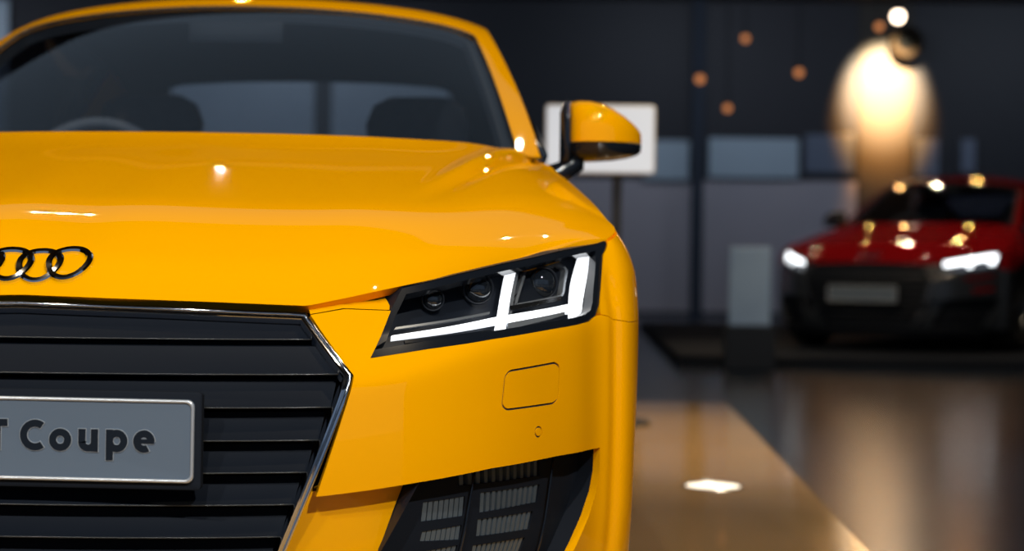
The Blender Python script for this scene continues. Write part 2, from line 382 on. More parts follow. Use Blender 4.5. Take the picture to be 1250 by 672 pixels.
def build_car(R, paint, variant='near'):
    near = variant=='near'
    def P(name, data, m, parent=R): 
        return mk(name, data[0], data[1], m, parent, normals=data[2])
    def sym(name, poly, lift, m, holes=(), parent=R, **k):
        """the same part on both sides: two meshes"""
        d=panel(poly,lift,holes,**k); a=P(name,d,m,parent); b=P(name,mirror(d),m,parent); return a,b
    # --- hood: one clamshell sheet
    fr=hood_front(); tv=[(-t,v) for t,v in fr[:0:-1]]+fr+[(1,.3),(1,.6),(1,.985),(.8,.99),(.4,.99),(-.4,.99),(-.8,.99),(-1,.985),(-1,.6),(-1,.3)]
    P('hood', panel(tv,hood_tv,step=.013 if near else .03,thick=.022,edge=.018,aspect=(.8,1.0)), paint)
    # --- bumper
    a=arch_pts(WY,WR,WZ,.17)
    zj=.6048; af=[(y,z) for y,z in a if y<WY and z<zj][::-1]
    yj=WY-math.sqrt(WR**2-(zj-WZ)**2)
    bp=BUMP+[(float(u_of_y(yj)),zj)]+[(float(u_of_y(y)),z) for y,z in af]+[(.96,.17),(.95,.205)]+INT+LIP+[(.4917,.5389)]
    cov=rounded(COVER,.008); sen=[(.8395+.0104*math.cos(t),.4425+.0090*math.sin(t)) for t in np.linspace(0,2*math.pi,20,endpoint=False)]
    holes=[cov,sen] if near else []
    d=panel(bp,girdle(),holes,step=.0085 if near else .02,thick=.014,edge=.014)
    dm=panel(bp,girdle(),[],step=.02,thick=.014,edge=.014)
    facet_q=[(.4378,.6255),(.4943,.634),(.5744,.6315),(.5987,.6575),(.54,.653),(.4378,.634)]
    facet=panel(facet_q,girdle(offn=lambda u,z: .004+.055*sstep(.0,.026,z-np.interp(u,[.4378,.4943,.5744,.5987],[.6255,.634,.6315,.6575-.022]))),step=.012,thick=0)
    blade_q=[(.436,.372),(.5126,.379),(.5935,.3875),(.5375,.2875),(.515,.24),(.50,.18),(.345,.18),(.3957,.2937)]
    zt=lambda u: np.interp(u,[.3957,.436,.5126,.5923],[.366,.3699,.3766,.3845])
    blade=panel(blade_q,girdle(offn=lambda u,z: .006+.034*sstep(-.14,.0,z-zt(u))),step=.018,thick=.04)
    bpaint=paint if near else FARSHADE
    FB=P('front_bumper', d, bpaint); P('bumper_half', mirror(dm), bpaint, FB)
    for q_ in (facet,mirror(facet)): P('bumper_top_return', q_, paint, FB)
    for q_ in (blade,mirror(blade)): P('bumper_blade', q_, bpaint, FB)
    if near:
        cv=P('towing_eye_cover', panel(shrink(cov,.0032),girdle(),step=.014,thick=.006,edge=.006), paint)
        P('cover_gap_shade', panel(shrink(cov,-.004),girdle(.0022),step=.02,thick=0), MATTE, cv)  # added dark sheet, paints the shade in the gap round the cover
        sp_=P('parking_sensor', panel(shrink(sen,.0026),girdle(-.0005),step=.006,thick=.006,edge=.003), paint)
        P('sensor_gap_shade', panel(shrink(sen,-.002),girdle(.0016),step=.01,thick=0,edge=.004), MATTE, sp_)  # dark backing added as painted shade in the sensor gap
    if not near:  # red strips paint the lit parts of the shaded bumper
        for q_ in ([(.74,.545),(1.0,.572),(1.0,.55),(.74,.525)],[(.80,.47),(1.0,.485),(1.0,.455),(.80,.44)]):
            w_=panel(q_,girdle(-.004),step=.05,thick=.01); P('bumper_lit_strip', w_, paint, FB); P('bumper_lit_strip', mirror(w_), paint, FB)
    lowlip=panel([(-.94,.12),(.94,.12),(.96,.172),(.5,.182),(-.5,.182),(-.96,.172)],girdle(-.012),step=.05,thick=.04)
    P('front_splitter', lowlip, SATIN)
    core=panel([(-1.16,.16),(1.16,.16),(1.16,.66),(1.0,.67),(.6,.62),(-.6,.62),(-1.0,.67),(-1.16,.66)],girdle(.13),step=.06,thick=0)
    P('crash_beam', core, MATTE)
    # black filler under the hood edge
    top=panel([(-.45,.6345),(-.2,.642),(.2,.642),(.45,.6345),(.6,.658),(.73,.678),(.92,.699),(1.08,.722),(1.08,.734),(.9,.711),(.7,.688),(.5,.662),(.3,.660),(-.3,.660),(-.5,.662),(-.7,.688),(-.9,.711),(-1.08,.734),(-1.08,.722),(-.92,.699),(-.73,.678),(-.6,.658)],girdle(.035),step=.03,thick=0)
    P('hood_seal', top, MATTE)
    # --- grille
    half=[(.4247,.6215),(.4834,.5395),(.3876,.2939),(.345,.19)] if near else [(.46,.63),(.53,.54),(.46,.29),(.40,.19)]
    topz=.634 if near else .64
    gout=[(0,topz),(.2132,topz-.0055)]+half+[(0,.185)]
    full=gout[:-1]+[gout[-1]]+[(-u,z) for u,z in gout[1:-1][::-1]]
    G=P('grille_backing', panel(full,girdle(.075 if near else .05),step=.04,thick=0), MATTE)
    lf=girdle(-.001)
    loop=[(-.345 if near else -.40,.19)]+[(-u,z) for u,z in half[:-1][::-1]]+[(-.2132,topz-.0055),(0,topz),(.2132,topz-.0055)]+half
    def dense(pl,st):
        o=[]
        for i in range(len(pl)-1):
            A=np.array(pl[i]);B=np.array(pl[i+1]); n=max(1,int(np.linalg.norm(B-A)/st))
            # keep the corners crisp but rounded
            for k in range(n): o.append(A+(B-A)*k/n)
        o.append(np.array(pl[-1])); return np.array(o)
    q=dense(loop,.02); pp,nn=lf(q[:,0],q[:,1])
    prof=[(-.0072,-.02),(-.0072,.0005),(-.0060,.0022),(-.0036,.0028),(-.0014,.0018),(-.0006,.0002),(.0010,.0004),(.0022,.0030),(.0048,.0030),(.0062,.0008),(.0062,-.02)]
    m=MB(); m.loft(sweep(pp,nn,prof),True,True)
    m.build('grille_frame', CHROME if near else GBLACK, R, auto=40)
    umax=lambda z: np.interp(z,[.19,.2939,.5395,.6215],[h[0] for h in half[::-1]])-.007
    zs=[.588,.5399,.4937,.4475,.4023,.3568,.3110,.266,.222]
    gl=girdle(0.)
    for i,z0 in enumerate(zs):
        um=float(umax(z0)); us=np.linspace(-um,um,41)
        up=np.array([0,0,1.]); rings=[[] for _ in us]
        for a,b in [(-.062,.0405),(-.038,.0395),(-.0365,.037),(-.0155,.0035),(-.0125,.0020),(-.0125,.0006),(-.0145,-.0004),(-.060,-.0015)]:
            ur=us*float(umax(min(z0+b,.64)))/um; pp,_=gl(ur,np.full(41,z0))
            for k,p in enumerate(pp):
                n2=plan_n(np.array([abs(ur[k])]))[0]; o=np.array([n2[0]*(1 if ur[k]>=0 else -1),n2[1],0]); rings[k].append(p+o*a+up*b)
        sl=MB().loft(rings,True,True).build('grille_slat', SLAT, R, auto=50)
        MB().tube([Vector(r[4])+Vector((0,-.0003,-.0006)) for r in rings],.0011,6).build('slat_lip', SLATLIP, sl)
    if near:
        for (ua,z0,z1) in [(x,.597,.622) for x in (-.34,-.205,-.07,.07,.205,.34)]+[(x,.547,.585) for x in (-.34,-.2,.2,.34)]:
            pp,nn=gl(np.array([ua-.004,ua+.006]),np.array([z0,z1]))
            o=nn[0]*np.array([1,1,0]); o/=np.linalg.norm(o)
            MB().tube([pp[0]-o*.0195,pp[1]-o*.030],.0011,6).build('grille_divider', SATIN, R)
    # --- number plate
    pc=Vector((.008,-.012,.4535)) if near else Vector((0,-.012,.42))
    M=Matrix.Translation(pc)@Matrix.Rotation(math.radians(.35) if near else 0,4,'Y')
    plate=MB()
    def rr(w,h,r,n=6):
        o=[]
        for cx,cz,a0 in ((w-r,h-r,0),(-w+r,h-r,90),(-w+r,-h+r,180),(w-r,-h+r,270)):
            for k in range(n+1):
                a=math.radians(a0+90*k/n); o.append((cx+r*math.cos(a),cz+r*math.sin(a)))
        return o
    W,H=.262,.0575
    def ring(w,h,r,y): return [M@Vector((x,y,z)) for x,z in rr(w,h,r)]
    PL=plate.loft([ring(W,H,.010,.006),ring(W,H,.010,0),ring(W-.0045,H-.0045,.008,.0004)],True,True).build('number_plate', ALU, R, auto=35)
    MB().loft([ring(W,H,.010,.001),ring(W-.0006,H-.0006,.010,-.0022),ring(W-.0028,H-.0028,.009,-.0030),ring(W-.0044,H-.0044,.008,-.0018),ring(W-.0050,H-.0050,.008,.001)],True,False).build('plate_rim', ALU_RIM, PL, auto=60)
    MB().loft([ring(W+.009,H+.010,.006,.022),ring(W+.009,H+.010,.006,.005),ring(W+.007,H+.008,.006,.0035)],True,True).build('plate_holder', HOLDER, R, auto=40)
    if near:
        arc=lambda cx,cz,rx,rz,a0,a1,n=28:[(cx+rx*math.cos(math.radians(a0+(a1-a0)*k/n)),cz+rz*math.sin(math.radians(a0+(a1-a0)*k/n))) for k in range(n+1)]
        sw=.0050   # half stroke
        def glyph(ch):
            X=.0312-2*sw; 
            if ch=='T': return .0290,[[(0,.0428-sw),(.0290,.0428-sw)],[(.0145,.0428-sw),(.0145,0)]]
            if ch=='C': return .0330,[arc(.0205,.0214,.0160,.0214-sw,52,308)]
            if ch=='o': return .0310,[arc(.0155,.0156,.0155-sw,.0156-sw,0,360,36)]
            if ch=='u': return .0275,[[(sw,.0312),(sw,.012)]+arc(.0137,.0130,.0137-sw,.0130-sw,180,360,14)+[(.0275-sw,.0312)],[(.0275-sw,.018),(.0275-sw,0)]]
            if ch=='p': return .0290,[[(sw,.0312),(sw,-.0115)],arc(.0150,.0156,.0150-sw,.0156-sw,0,360,36)]
            if ch=='e': return .0300,[[(sw*1.2,.0156),(.0300-sw*.2,.0156)],arc(.0150,.0156,.0150-sw,.0156-sw,0,302,34)]
        def ribbon(m_,pl,hw,y0,y1,close):
            n=len(pl); L_=[];R_=[]
            for i in range(n):
                a_=np.array(pl[i-1] if i else (pl[-2] if close else pl[0])); b_=np.array(pl[i+1] if i<n-1 else (pl[1] if close else pl[-1])); t_=b_-a_; t_/=np.linalg.norm(t_); nn_=np.array([-t_[1],t_[0]])
                ext=np.zeros(2)
                if not close and hw>sw+1e-6: ext=t_*(hw-sw)*(1 if i==n-1 else -1 if i==0 else 0)
                L_.append(np.array(pl[i])+nn_*hw+ext); R_.append(np.array(pl[i])-nn_*hw+ext)
            rg=[[(l[0],y0,l[1]),(l[0],y1,l[1]),(r_[0],y1,r_[1]),(r_[0],y0,r_[1])] for l,r_ in zip(L_,R_)]
            m_.loft(rg,True,not close)
        px2x=lambda p_: .270-(238-p_)/885.
        for ch,pxl in (('T',-50),('T',-17),('C',24.5),('o',60),('u',96),('p',130),('e',163.5)):
            _,strokes=glyph(ch); x0=px2x(pxl)-pc.x
            for hw,y0,y1,mm_,nm in ((sw+.0009,.001,-.0008,LETTER_EDGE,'letter_outline'),(sw,.001,-.0014,LETTER,'letter')):
                g_=MB()
                for q_,pl in enumerate(strokes):
                    cl=len(pl)>2 and math.hypot(pl[0][0]-pl[-1][0],pl[0][1]-pl[-1][1])<1e-6
                    ribbon(g_,[(x0+p_[0],p_[1]-.0165) for p_ in pl],hw-(.0018 if ch=='e' and q_==0 else 0),y0,y1-.0001*q_,cl)
                g_.v=[tuple(M@Vector(v_)) for v_ in g_.v]
                g_.build(nm,mm_,PL,smooth=False,auto=30)
    # --- emblem
    EC=(-.0075,.1225) if near else (0,.1265); er,sp=(.0300,.0434)
    E=None
    for k in range(4):
        cx=EC[0]+(k-1.5)*sp; rings=[]
        p0,n0=hood_lift(np.array([cx]),np.array([EC[1]])); p0,n0=p0[0],n0[0]
        tx=np.array([1,0,0])-n0*n0[0]; tx/=np.linalg.norm(tx); ty=np.cross(n0,tx)
        for j in range(48):
            t=2*math.pi*j/48; dirv=tx*math.cos(t)+ty*math.sin(t); q0=p0+dirv*er
            z=hood_lift(np.array([q0[0]]),np.array([q0[1]]))
            q0=z[0][0]; n=z[1][0]; hgt=.0045+(.0012 if k%2 else 0)
            w=.0053
            rings.append([q0+dirv*a+n*b for a,b in [(-w,-.003),(-w,hgt*.55),(-w*.6,hgt),(w*.6,hgt),(w,hgt*.55),(w,-.003)]])
        rings.append(rings[0]); mm=MB(); mm.loft(rings,True,False)
        o=mm.build('emblem_ring', CHROME, R if E is None else E, auto=30)
        if E is None:
            E=o; E.name='emblem'
    # --- headlights
    for sgn in (1,-1):
        mir=(lambda d:d) if sgn>0 else mirror
        H=P('headlight', mir(panel(HLP,girdle(.072),step=.03,thick=0)), SATIN)
        # bowl wall: from the body skin to the back
        q=densify(HLP,.012); o,n=girdle(.002)(q[:,0],q[:,1]); i,_=girdle(.072)(q[:,0],q[:,1]); i=i
        k=len(q); V=list(o)+list(i); F=[(j,(j+1)%k,(j+1)%k+k,j+k) for j in range(k)]
        bz=panel(HLP,girdle(.004),[shrink(HLP,.011)],step=.012,thick=.02,edge=.012)
        wall=(V,F,[(0,-1,0)]*len(V))
        P('bezel', mir(bz), GBLACK, H)
        mk('bowl', *mir((V,F,list(n)))[:2], SATIN, H)
        def strip(name, poly, off, m, th=.004, emb=0.):
            return P(name, mir(panel(poly,girdle(off),step=.02,thick=th,edge=.01)), m, H)
        if near:
            strip('light_bar', [(.8826,.6895),(.9065,.6918),(.8075,.5944),(.7796,.5914)],.028,LED)
            strip('light_bar', [(1.054,.7115),(1.0725,.714),(1.035,.6145),(1.003,.6105)],.028,LED)
            strip('light_blade', [(.5806,.5935),(.7948,.6175),(.8078,.6185),(1.0181,.6356),(1.0146,.6204),(.7968,.6070),(.5777,.5872)],.031,LED)
            strip('reflector_strip', [(.5916,.6057),(.7963,.6269),(.7935,.6232),(.5875,.6021)],.030,LEDDIM)
            strip('reflector_strip', [(.8562,.6349),(1.0064,.6487),(1.0027,.6422),(.8504,.6274)],.032,CHROME2)
            strip('reflector_strip', [(.8279,.6089),(.9968,.6237),(.9936,.6185),(.8206,.5991)],.030,LEDDIM)
            strip('reflector_strip', [(.60,.5865),(.78,.6005),(.78,.5955),(.60,.5825)],.030,GBLACK)
            strip('reflector_strip', [(.9150,.6930),(.9215,.6938),(.8265,.5962),(.8180,.5953)],.033,LEDDIM)
            # ribbed side reflector
            bm=MB()
            for j in range(22):
                t=j/21; u0=1.052+.020*t; z0=.620+.085*t
                p,n=girdle(.026)(np.array([u0,u0+.016]),np.array([z0,z0+.002])); bm.tube(list(p),.0014,5)
            bm.build('ribbed_reflector', CHROME2, H)
            if sgn<0:
                for ch in [c for c in H.children if c.name.startswith('ribbed')]:
                    for v in ch.data.vertices: v.co.x*=-1
                    ch.data.flip_normals()
            # projector box frame
            fr=rounded([(.9426,.695),(1.0312,.7037),(1.0418,.6926),(1.0199,.647),(.8721,.6331)],.012)
            strip('projector_frame_back', fr,.050,SATIN,.0)
            P('projector_frame', mir(panel(fr,girdle(.038),[shrink(fr,.004)],step=.01,thick=.02,edge=.01)), LEDDIM, H)
            for (u0,z0,r,dd) in ((.9863,.6690,.024,.05),(.8181,.6613,.021,.05),(.70,.6455,.015,.055)):
                p,n=girdle(dd)(np.array([u0]),np.array([z0])); p,n=p[0],np.array([.25,-.97,0.]); n/=np.linalg.norm(n)
                p=p*np.array([sgn,1,1]); n=n*np.array([sgn,1,1])
                Mx=Matrix.Translation(Vector(p))@Vector(n).to_track_quat('Z','Y').to_matrix().to_4x4()
                pr=[(r*math.sin(a),.004+.62*r*math.cos(a)) for a in np.linspace(0,math.pi/2,10)]
                MB().lathe(pr,32,Mx).build('projector_lens', DOME, H)
                MB().lathe([(r*1.05,-.004),(r*1.22,.004),(r*1.18,.008),(r*1.02,.007),(r*.98,.0)],32,Mx).build('projector_ring', SATIN, H)
                for da in (-.35,.15,.6):
                    q0=Mx@Vector((r*.3*da,-r*.55,.012))
                    MB().lathe([(.0022*math.sin(a),.0016*math.cos(a)) for a in np.linspace(0,math.pi/2,5)],10,Matrix.Translation(q0)@Vector(n).to_track_quat('Z','Y').to_matrix().to_4x4()).build('led_chip', CHROME2, H)
        else:
            strip('light_bar', [(.60,.652),(1.055,.715),(1.05,.690),(.60,.628)],.006,LEDRED,.012)
            strip('light_bar', [(1.00,.69),(1.045,.694),(1.03,.648),(.99,.645)],.006,LEDRED,.012)
            strip('light_bar', [(.80,.66),(.84,.665),(.83,.628),(.795,.625)],.006,LEDRED,.012)
        P('headlight_cover', mir(panel(HLP,girdle(.0015),step=.02,thick=0)), LENS, H)
    # --- air intakes
    inq=[(.5955,.3855),(.7257,.397),(.8944,.4016),(1.046,.4015),(1.0456,.3613),(1.0386,.3283),(1.0189,.2901),(.978,.2389),(.95,.19),(.51,.19),(.537,.2875)]
    for sgn in (1,-1):
        mir=(lambda d:d) if sgn>0 else mirror
        A=P('air_intake', mir(panel(inq,girdle(.085),step=.05,thick=0)), MATTE)
        q=densify(inq,.02); o,n=girdle(.004)(q[:,0],q[:,1]); i,_=girdle(.086)(q[:,0],q[:,1]); k=len(q)
        mk('intake_duct', *mir((list(o)+list(i),[(j,(j+1)%k,(j+1)%k+k,j+k) for j in range(k)],list(n)+list(n)))[:2], SATIN, A)
        # slatted face with window openings where the radiator shows
        wins=[[(.6959,.3923),(.9149,.3891),(.9169,.3637),(.6991,.3673)],[(.7522,.3524),(.9187,.3497),(.9144,.3218),(.7531,.3216)],
              [(.6294,.3471),(.7165,.350),(.7154,.3203),(.6264,.3183)],[(.7501,.3117),(.9038,.3085),(.8969,.2803),(.7497,.2852)],
              [(.6303,.3031),(.713,.3067),(.7102,.2843),(.6268,.2886)],[(.745,.272),(.89,.268),(.88,.24),(.745,.246)],[(.62,.272),(.708,.276),(.705,.25),(.615,.25)]]
        face_q=shrink(inq,.002)
        P('intake_slats', mir(panel(face_q,girdle(.045),wins if near else [],step=.02,thick=.014,edge=.012)), HOLDER, A)
        for (ua,za,ub,zb) in ((.7288,.392,.7026,.23),(.949,.3985,.9219,.22)):
            p,n=girdle(.038)(np.linspace(ua,ub,6),np.linspace(za,zb,6)); p=p*np.array([sgn,1,1])
            MB().tube(list(p),.0022,6).build('intake_strut', GBLACK, A)
        if near:
            fb=MB()
            for w in wins:
                w=np.array(w); nf=11 if w[1][0]-w[0][0]>.12 else 8
                for j in range(nf):
                    t=(j+.5)/nf; top_=w[0]+(w[1]-w[0])*t; bot=w[3]+(w[2]-w[3])*t
                    h=.0042; c=np.array([[bot[0]-h,bot[1]-.004],[bot[0]+h,bot[1]-.004],[top_[0]+h,top_[1]+.004],[top_[0]-h,top_[1]+.004]])
                    a1,_=girdle(.0465)(c[:,0],c[:,1]); b1,_=girdle(.075)(c[:,0],c[:,1])
                    v=[x*np.array([sgn,1,1]) for x in list(a1)+list(b1)]
                    fb.add(v,[(0,1,2,3),(4,7,6,5),(0,4,5,1),(1,5,6,2),(2,6,7,3),(3,7,4,0)])
            fb.build('radiator_fins', FIN, A, smooth=False)
    # --- fenders
    ay=arch_pts(WY,WR,WZ,.19,40)
    over=[(float(u_of_y(y)),z) for y,z in ay if (y>WY or z>zj)]
    fen=[(1.0484,.6191),(1.0656,.6162),(1.0806,.6105),(1.114,.6058),(float(u_of_y(yj)),zj+.001)]+over+[(float(u_of_y(1.40)),.19),(float(u_of_y(1.42)),.6),(float(u_of_y(1.40)),.90)]
    fen+=[(float(u_of_y(y)),z-.0035) for y,z in HSIDE[::-1]]+[(1.1045,.7395),(1.0794,.7178),(1.0635,.6704),(1.0509,.6341)]
    sym('front_fender', fen, girdle(), paint, step=.011 if near else .02, thick=.03, edge=.014)
    # --- doors, sills, rear quarters
    U=lambda y: float(u_of_y(y))
    sym('door', [(U(1.425),.6),(U(1.43),.30),(U(2.52),.30),(U(2.62),.6),(U(2.60),.925),(U(1.41),.90)], girdle(), paint, step=.05, thick=.03, edge=.03)
    sym('sill', [(U(1.27),.15),(U(3.05),.15),(U(3.05),.292),(U(1.41),.292),(U(1.40),.192)], girdle(), paint, step=.05, thick=.03, edge=.03)
    ar=arch_pts(RY,WR,WZ,.192,30)
    ue=float(L[-2])
    rq=[(U(2.54),.30),(U(3.0),.30)]+[(U(y),z) for y,z in ar]+[(U(3.9),.19),(ue-.02,.19),(ue-.02,.90),(U(4.05),.905),(U(3.6),.935),(U(2.61),.925),(U(2.63),.6)]
    sym('rear_quarter', rq, girdle(), paint, step=.05, thick=.03, edge=.03)
    sym('tail_light', [(ue-.75,.70),(ue-.35,.70),(ue-.33,.80),(ue-.75,.82)], girdle(-.012), TAIL, step=.05, thick=.02, edge=.03)
    # --- wheel arch liners and wheels
    for wy in (WY,RY):
        for sgn in (1,-1):
            th=np.linspace(-.25,math.pi+.25,30); rr_=WR+.022
            V=[];F=[]
            for x in (.905-.03,.58):
                V+=[(sgn*x,wy-rr_*math.cos(t),WZ+rr_*math.sin(t)) for t in th]
            n=len(th); F=[(i,i+1,i+1+n,i+n) for i in range(n-1)]; V.append((sgn*.58,wy,WZ)); F+=[(n+i,n+i+1,2*n) for i in range(n-1)]
            mk('arch_liner', V, F, MATTE, R)
            Mx=Matrix.Translation((sgn*.765,wy,WZ))@Matrix.Rotation(math.radians(90)*sgn,4,'Y')
            w=MB().lathe([(.225,-.11),(.30,-.115),(.322,-.10),(.331,-.07),(.332,-.03),(.332,.03),(.331,.07),(.322,.10),(.30,.115),(.235,.108),(.23,.10)],56,Mx).build('wheel', RUBBER, R, auto=45)
            rim=MB().lathe([(.232,-.10),(.236,.10),(.228,.108),(.215,.09),(.21,-.05),(.0,-.055)],56,Mx)
            for k in range(5):
                a=2*math.pi*k/5; Mk=Mx@Matrix.Rotation(a,4,'Z')
                for o_ in (-.022,.022):
                    rim.loft([[Mk@Vector((o_*.6-.011,.03,.075)),Mk@Vector((o_*.6+.011,.03,.075)),Mk@Vector((o_*.6+.011,.03,.04)),Mk@Vector((o_*.6-.011,.03,.04))],
                              [Mk@Vector((o_*1.6-.014,.222,.095)),Mk@Vector((o_*1.6+.014,.222,.095)),Mk@Vector((o_*1.6+.014,.222,.06)),Mk@Vector((o_*1.6-.014,.222,.06))]])
            rim.lathe([(.0,.088),(.045,.086),(.055,.07),(.055,.0)],24,Mx)
            rim.build('wheel_rim', RIMM, w, auto=35)
    # --- greenhouse
    TI=.932; S0,S1,S2,S3=.02,2.80,6.1,7.4
    mv=lambda a,b,n:[(a[0]+(b[0]-a[0])*k/n,a[1]+(b[1]-a[1])*k/n) for k in range(n)]
    asp=(.28,.6)
    ws=rounded([(S0,-TI),(S1,-TI+.01),(S1,TI-.01),(S0,TI)],.14,8)
    fulls=[(S0,-1),(S1,-1),(9,-1),(9,1),(S1,1),(S0,1)]
    rw=rounded([(S2,-.80),(S3,-.80),(S3,.80),(S2,.80)],.12,6)
    shell=panel([(.0,-1),(2,-1),(4,-1),(7,-1),(9,-1),(9,1),(7,1),(4,1),(2,1),(.0,1)],canopy_lift,[ws,rw],step=.03,thick=.007,aspect=asp,edge=.02)
    P('roof_shell', shell, paint)
    low=lambda k:(lambda s,t:(canopy_lift(s,t)[0]-canopy_lift(s,t)[1]*k,canopy_lift(s,t)[1]))
    P('headliner', panel([(.04,-.985),(9,-.985),(9,.985),(.04,.985)],low(.016),[rounded([(.12,-TI+.03),(S1-.09,-TI+.045),(S1-.09,TI-.045),(.12,TI-.03)],.16,8),rounded([(S2+.05,-.77),(S3-.1,-.77),(S3-.1,.77),(S2+.05,.77)],.12,6)],step=.04,thick=.02,aspect=asp,edge=.025), FRIT)
    P('windscreen', panel(shrink(ws,.0),lambda s,t:(canopy_lift(s,t)[0]-canopy_lift(s,t)[1]*.006,canopy_lift(s,t)[1]),step=.04,thick=0,aspect=asp,edge=.02), GLASS)
    P('rear_window', panel(rw,lambda s,t:(canopy_lift(s,t)[0]-canopy_lift(s,t)[1]*.006,canopy_lift(s,t)[1]),step=.05,thick=0,aspect=asp,edge=.03), GLASS if near else DGLASS)
    # screen surround seal
    q=densify(np.array(ws)*np.array(asp),.02)/np.array(asp); p,n=canopy_lift(q[:,0],q[:,1])
    MB().loft(sweep(np.concatenate([p,p[:1]]),np.concatenate([n,n[:1]]),[(-.004,-.012),(-.004,-.003),(.0,-.0015),(.003,-.004),(.003,-.012)]),True,False).build('windscreen_seal', SATIN, R)
    # black cowl panel between hood and glass
    t=np.linspace(-.99,.99,40); a1=canopy(np.full(40,.0),t); a2=np.array(a1); a2[:,1]+=.03; a2[:,2]-=.015
    xs=a1[:,0]; fr=[]; 
    for k in range(40): 
        y=a1[k,1]-.03; fr.append((a1[k,0],y-.02,a1[k,2]-.02))
    V=[*fr,*a2]; F=[(i,i+1,i+41,i+40) for i in range(39)]
    mk('cowl_panel', V, F, MATTE, R)
    # side glass and shoulders between roof edge and belt line
    for sgn in (1,-1):
        ss=np.linspace(.0,9,90); up=canopy(ss,np.full(90,.995)); ys=np.clip(up[:,1],1.372,4.06)
        zb=np.interp(ys,[1.36,1.41,2.6,3.6,4.06],[.915,.90,.925,.935,.905]); lo=S(u_of_y(ys),zb)
        lo[:,0]=np.maximum(lo[:,0],0)
        rows=[]; K=7
        for k in range(K+1):
            w_=k/K; b=.018*math.sin(math.pi*w_); r=up*(1-w_)+lo*w_; r=r+np.array([b,0,b*.4]); rows.append(r*np.array([sgn,1,1]))
        def strip2(i0,i1,name,m):
            V=[p for r in rows for p in r[i0:i1+1]]; n=i1-i0+1
            F=[(k*n+i,k*n+i+1,(k+1)*n+i+1,(k+1)*n+i) for k in range(K) for i in range(n-1)]
            mk(name,V,F,m,R)
        strip2(0,5,'mirror_triangle',GBLACK); strip2(5,58,'side_window',DGLASS); strip2(58,89,'shoulder_panel',paint)
        # waist seal
        MB().tube(rows[-1][0:60:3]+np.array([0,0,.004]),.007,6).build('waist_seal', GBLACK, R)
    # --- door mirrors
    for sgn in (1,-1):
        def sec(x, y0, zc, hh, dep, tuck, n=28):
            o=[]
            for k in range(n):
                a=2*math.pi*k/n; c,s_=math.cos(a),math.sin(a)
                yy=y0+dep*math.copysign(abs(c)**.5,c); zz=zc+hh*math.copysign(abs(s_)**.55,s_)
                o.append((sgn*x,yy,zz))
            return o
        X=[(0.784,1.515,0.988,0.054,0.05),(0.789,1.512,0.9885,0.0615,0.068),(0.806,1.508,0.9875,0.065,0.082),(0.83,1.505,0.987,0.0645,0.087),(0.855,1.505,0.985,0.061,0.086),(0.88,1.508,0.981,0.055,0.082),(0.905,1.514,0.9755,0.0455,0.073),(0.925,1.522,0.9705,0.0355,0.06),(0.938,1.529,0.967,0.027,0.044),(0.9435,1.534,0.9655,0.0205,0.028),(0.945,1.537,0.9645,0.0115,0.012)]
        full=MB().loft([sec(x,y,z,h,d,0) for x,y,z,h,d in X],True,True)
        zsplit=lambda x: .962
        # split into cap (upper) and housing (lower): two closed shells meeting on one seam
        def halfm(upper):
            m_=MB(); rg=[]
            for x,y,z,h,d in X:
                r=sec(x,y,z,h*(1.02 if upper else 1),d*(1.02 if upper else 1),0)
                zs_=.9625 if upper else .9605
                rg.append([(p[0],p[1],max(p[2],zs_) if upper else min(p[2],zs_)) for p in r])
            return m_.loft(rg,True,True)
        cap=halfm(True).build('door_mirror', (paint if near else GBLACK), R, auto=50)
        halfm(False).build('mirror_housing', GBLACK, cap, auto=50)
        MB().loft([[(sgn*x,y+dy,z+dz) for dy,dz in ((-.05,.0),(-.035,.028),(.03,.028),(.045,0),(.03,-.024),(-.035,-.024))] for x,y,z in ((.72,1.50,.878),(.76,1.50,.890),(.79,1.505,.908),(.818,1.51,.930))],True,True).build('mirror_foot', GBLACK, cap)
        # inner edge trim
        MB().loft([sec(.764,1.515,.968,.062,.045,0),sec(.770,1.513,.976,.072,.066,0),sec(.787,1.51,.984,.0690,.078,0)],True,True).build('mirror_inner_trim', GBLACK, cap)
        MB().loft([sec(.81,1.575,.985,.045,.006,0),sec(.915,1.575,.975,.03,.006,0)],True,True).build('mirror_glass', CHROME, cap)
    # --- cabin
    MB().box((-.80,.75,.16),(.80,3.9,.22)).build('floor_pan', CABIN, R, smooth=False)
    MB().box((-.74,.8,.2),(.74,1.12,.80),.02).build('bulkhead', CABIN, R, smooth=False)
    dash=MB().loft([[(x,y+ (x*x)*.45,z-.02*x*x) for y,z in ((1.10,.90),(1.25,.915),(1.5,.925),(1.66,.915),(1.72,.87),(1.70,.72),(1.66,.55),(1.1,.55))] for x in np.linspace(-.66,.66,15)],True,True)
    dash.build('dashboard', CABIN, R, auto=50)
    for sx in (-.37,.37):
        st=MB()
        def ssec(z,w,y,dp): return [(sx+w*math.copysign(abs(math.cos(a))**.6,math.cos(a)), y+dp*math.copysign(abs(math.sin(a))**.7,math.sin(a)), z) for a in np.linspace(0,2*math.pi,24,endpoint=False)]
        st.loft([ssec(.42,.22,2.33,.09),ssec(.5,.25,2.35,.09),ssec(.65,.255,2.39,.085),(ssec(.8,.235,2.43,.075)),ssec(.9,.20,2.46,.065),ssec(.96,.145,2.475,.055),ssec(1.0,.135,2.48,.055),ssec(1.07,.145,2.49,.055),ssec(1.12,.125,2.495,.05),ssec(1.145,.08,2.5,.03)],True,True)
        seat=st.build('seat', SEAT, R, auto=60)
        MB().box((sx-.25,1.85,.30),(sx+.25,2.40,.46),.05,seg=4).build('seat_cushion', SEAT, seat)
    sx=-.37
    Mx=Matrix.Translation((sx,1.86,.86))@Matrix.Rotation(math.radians(68),4,'X')
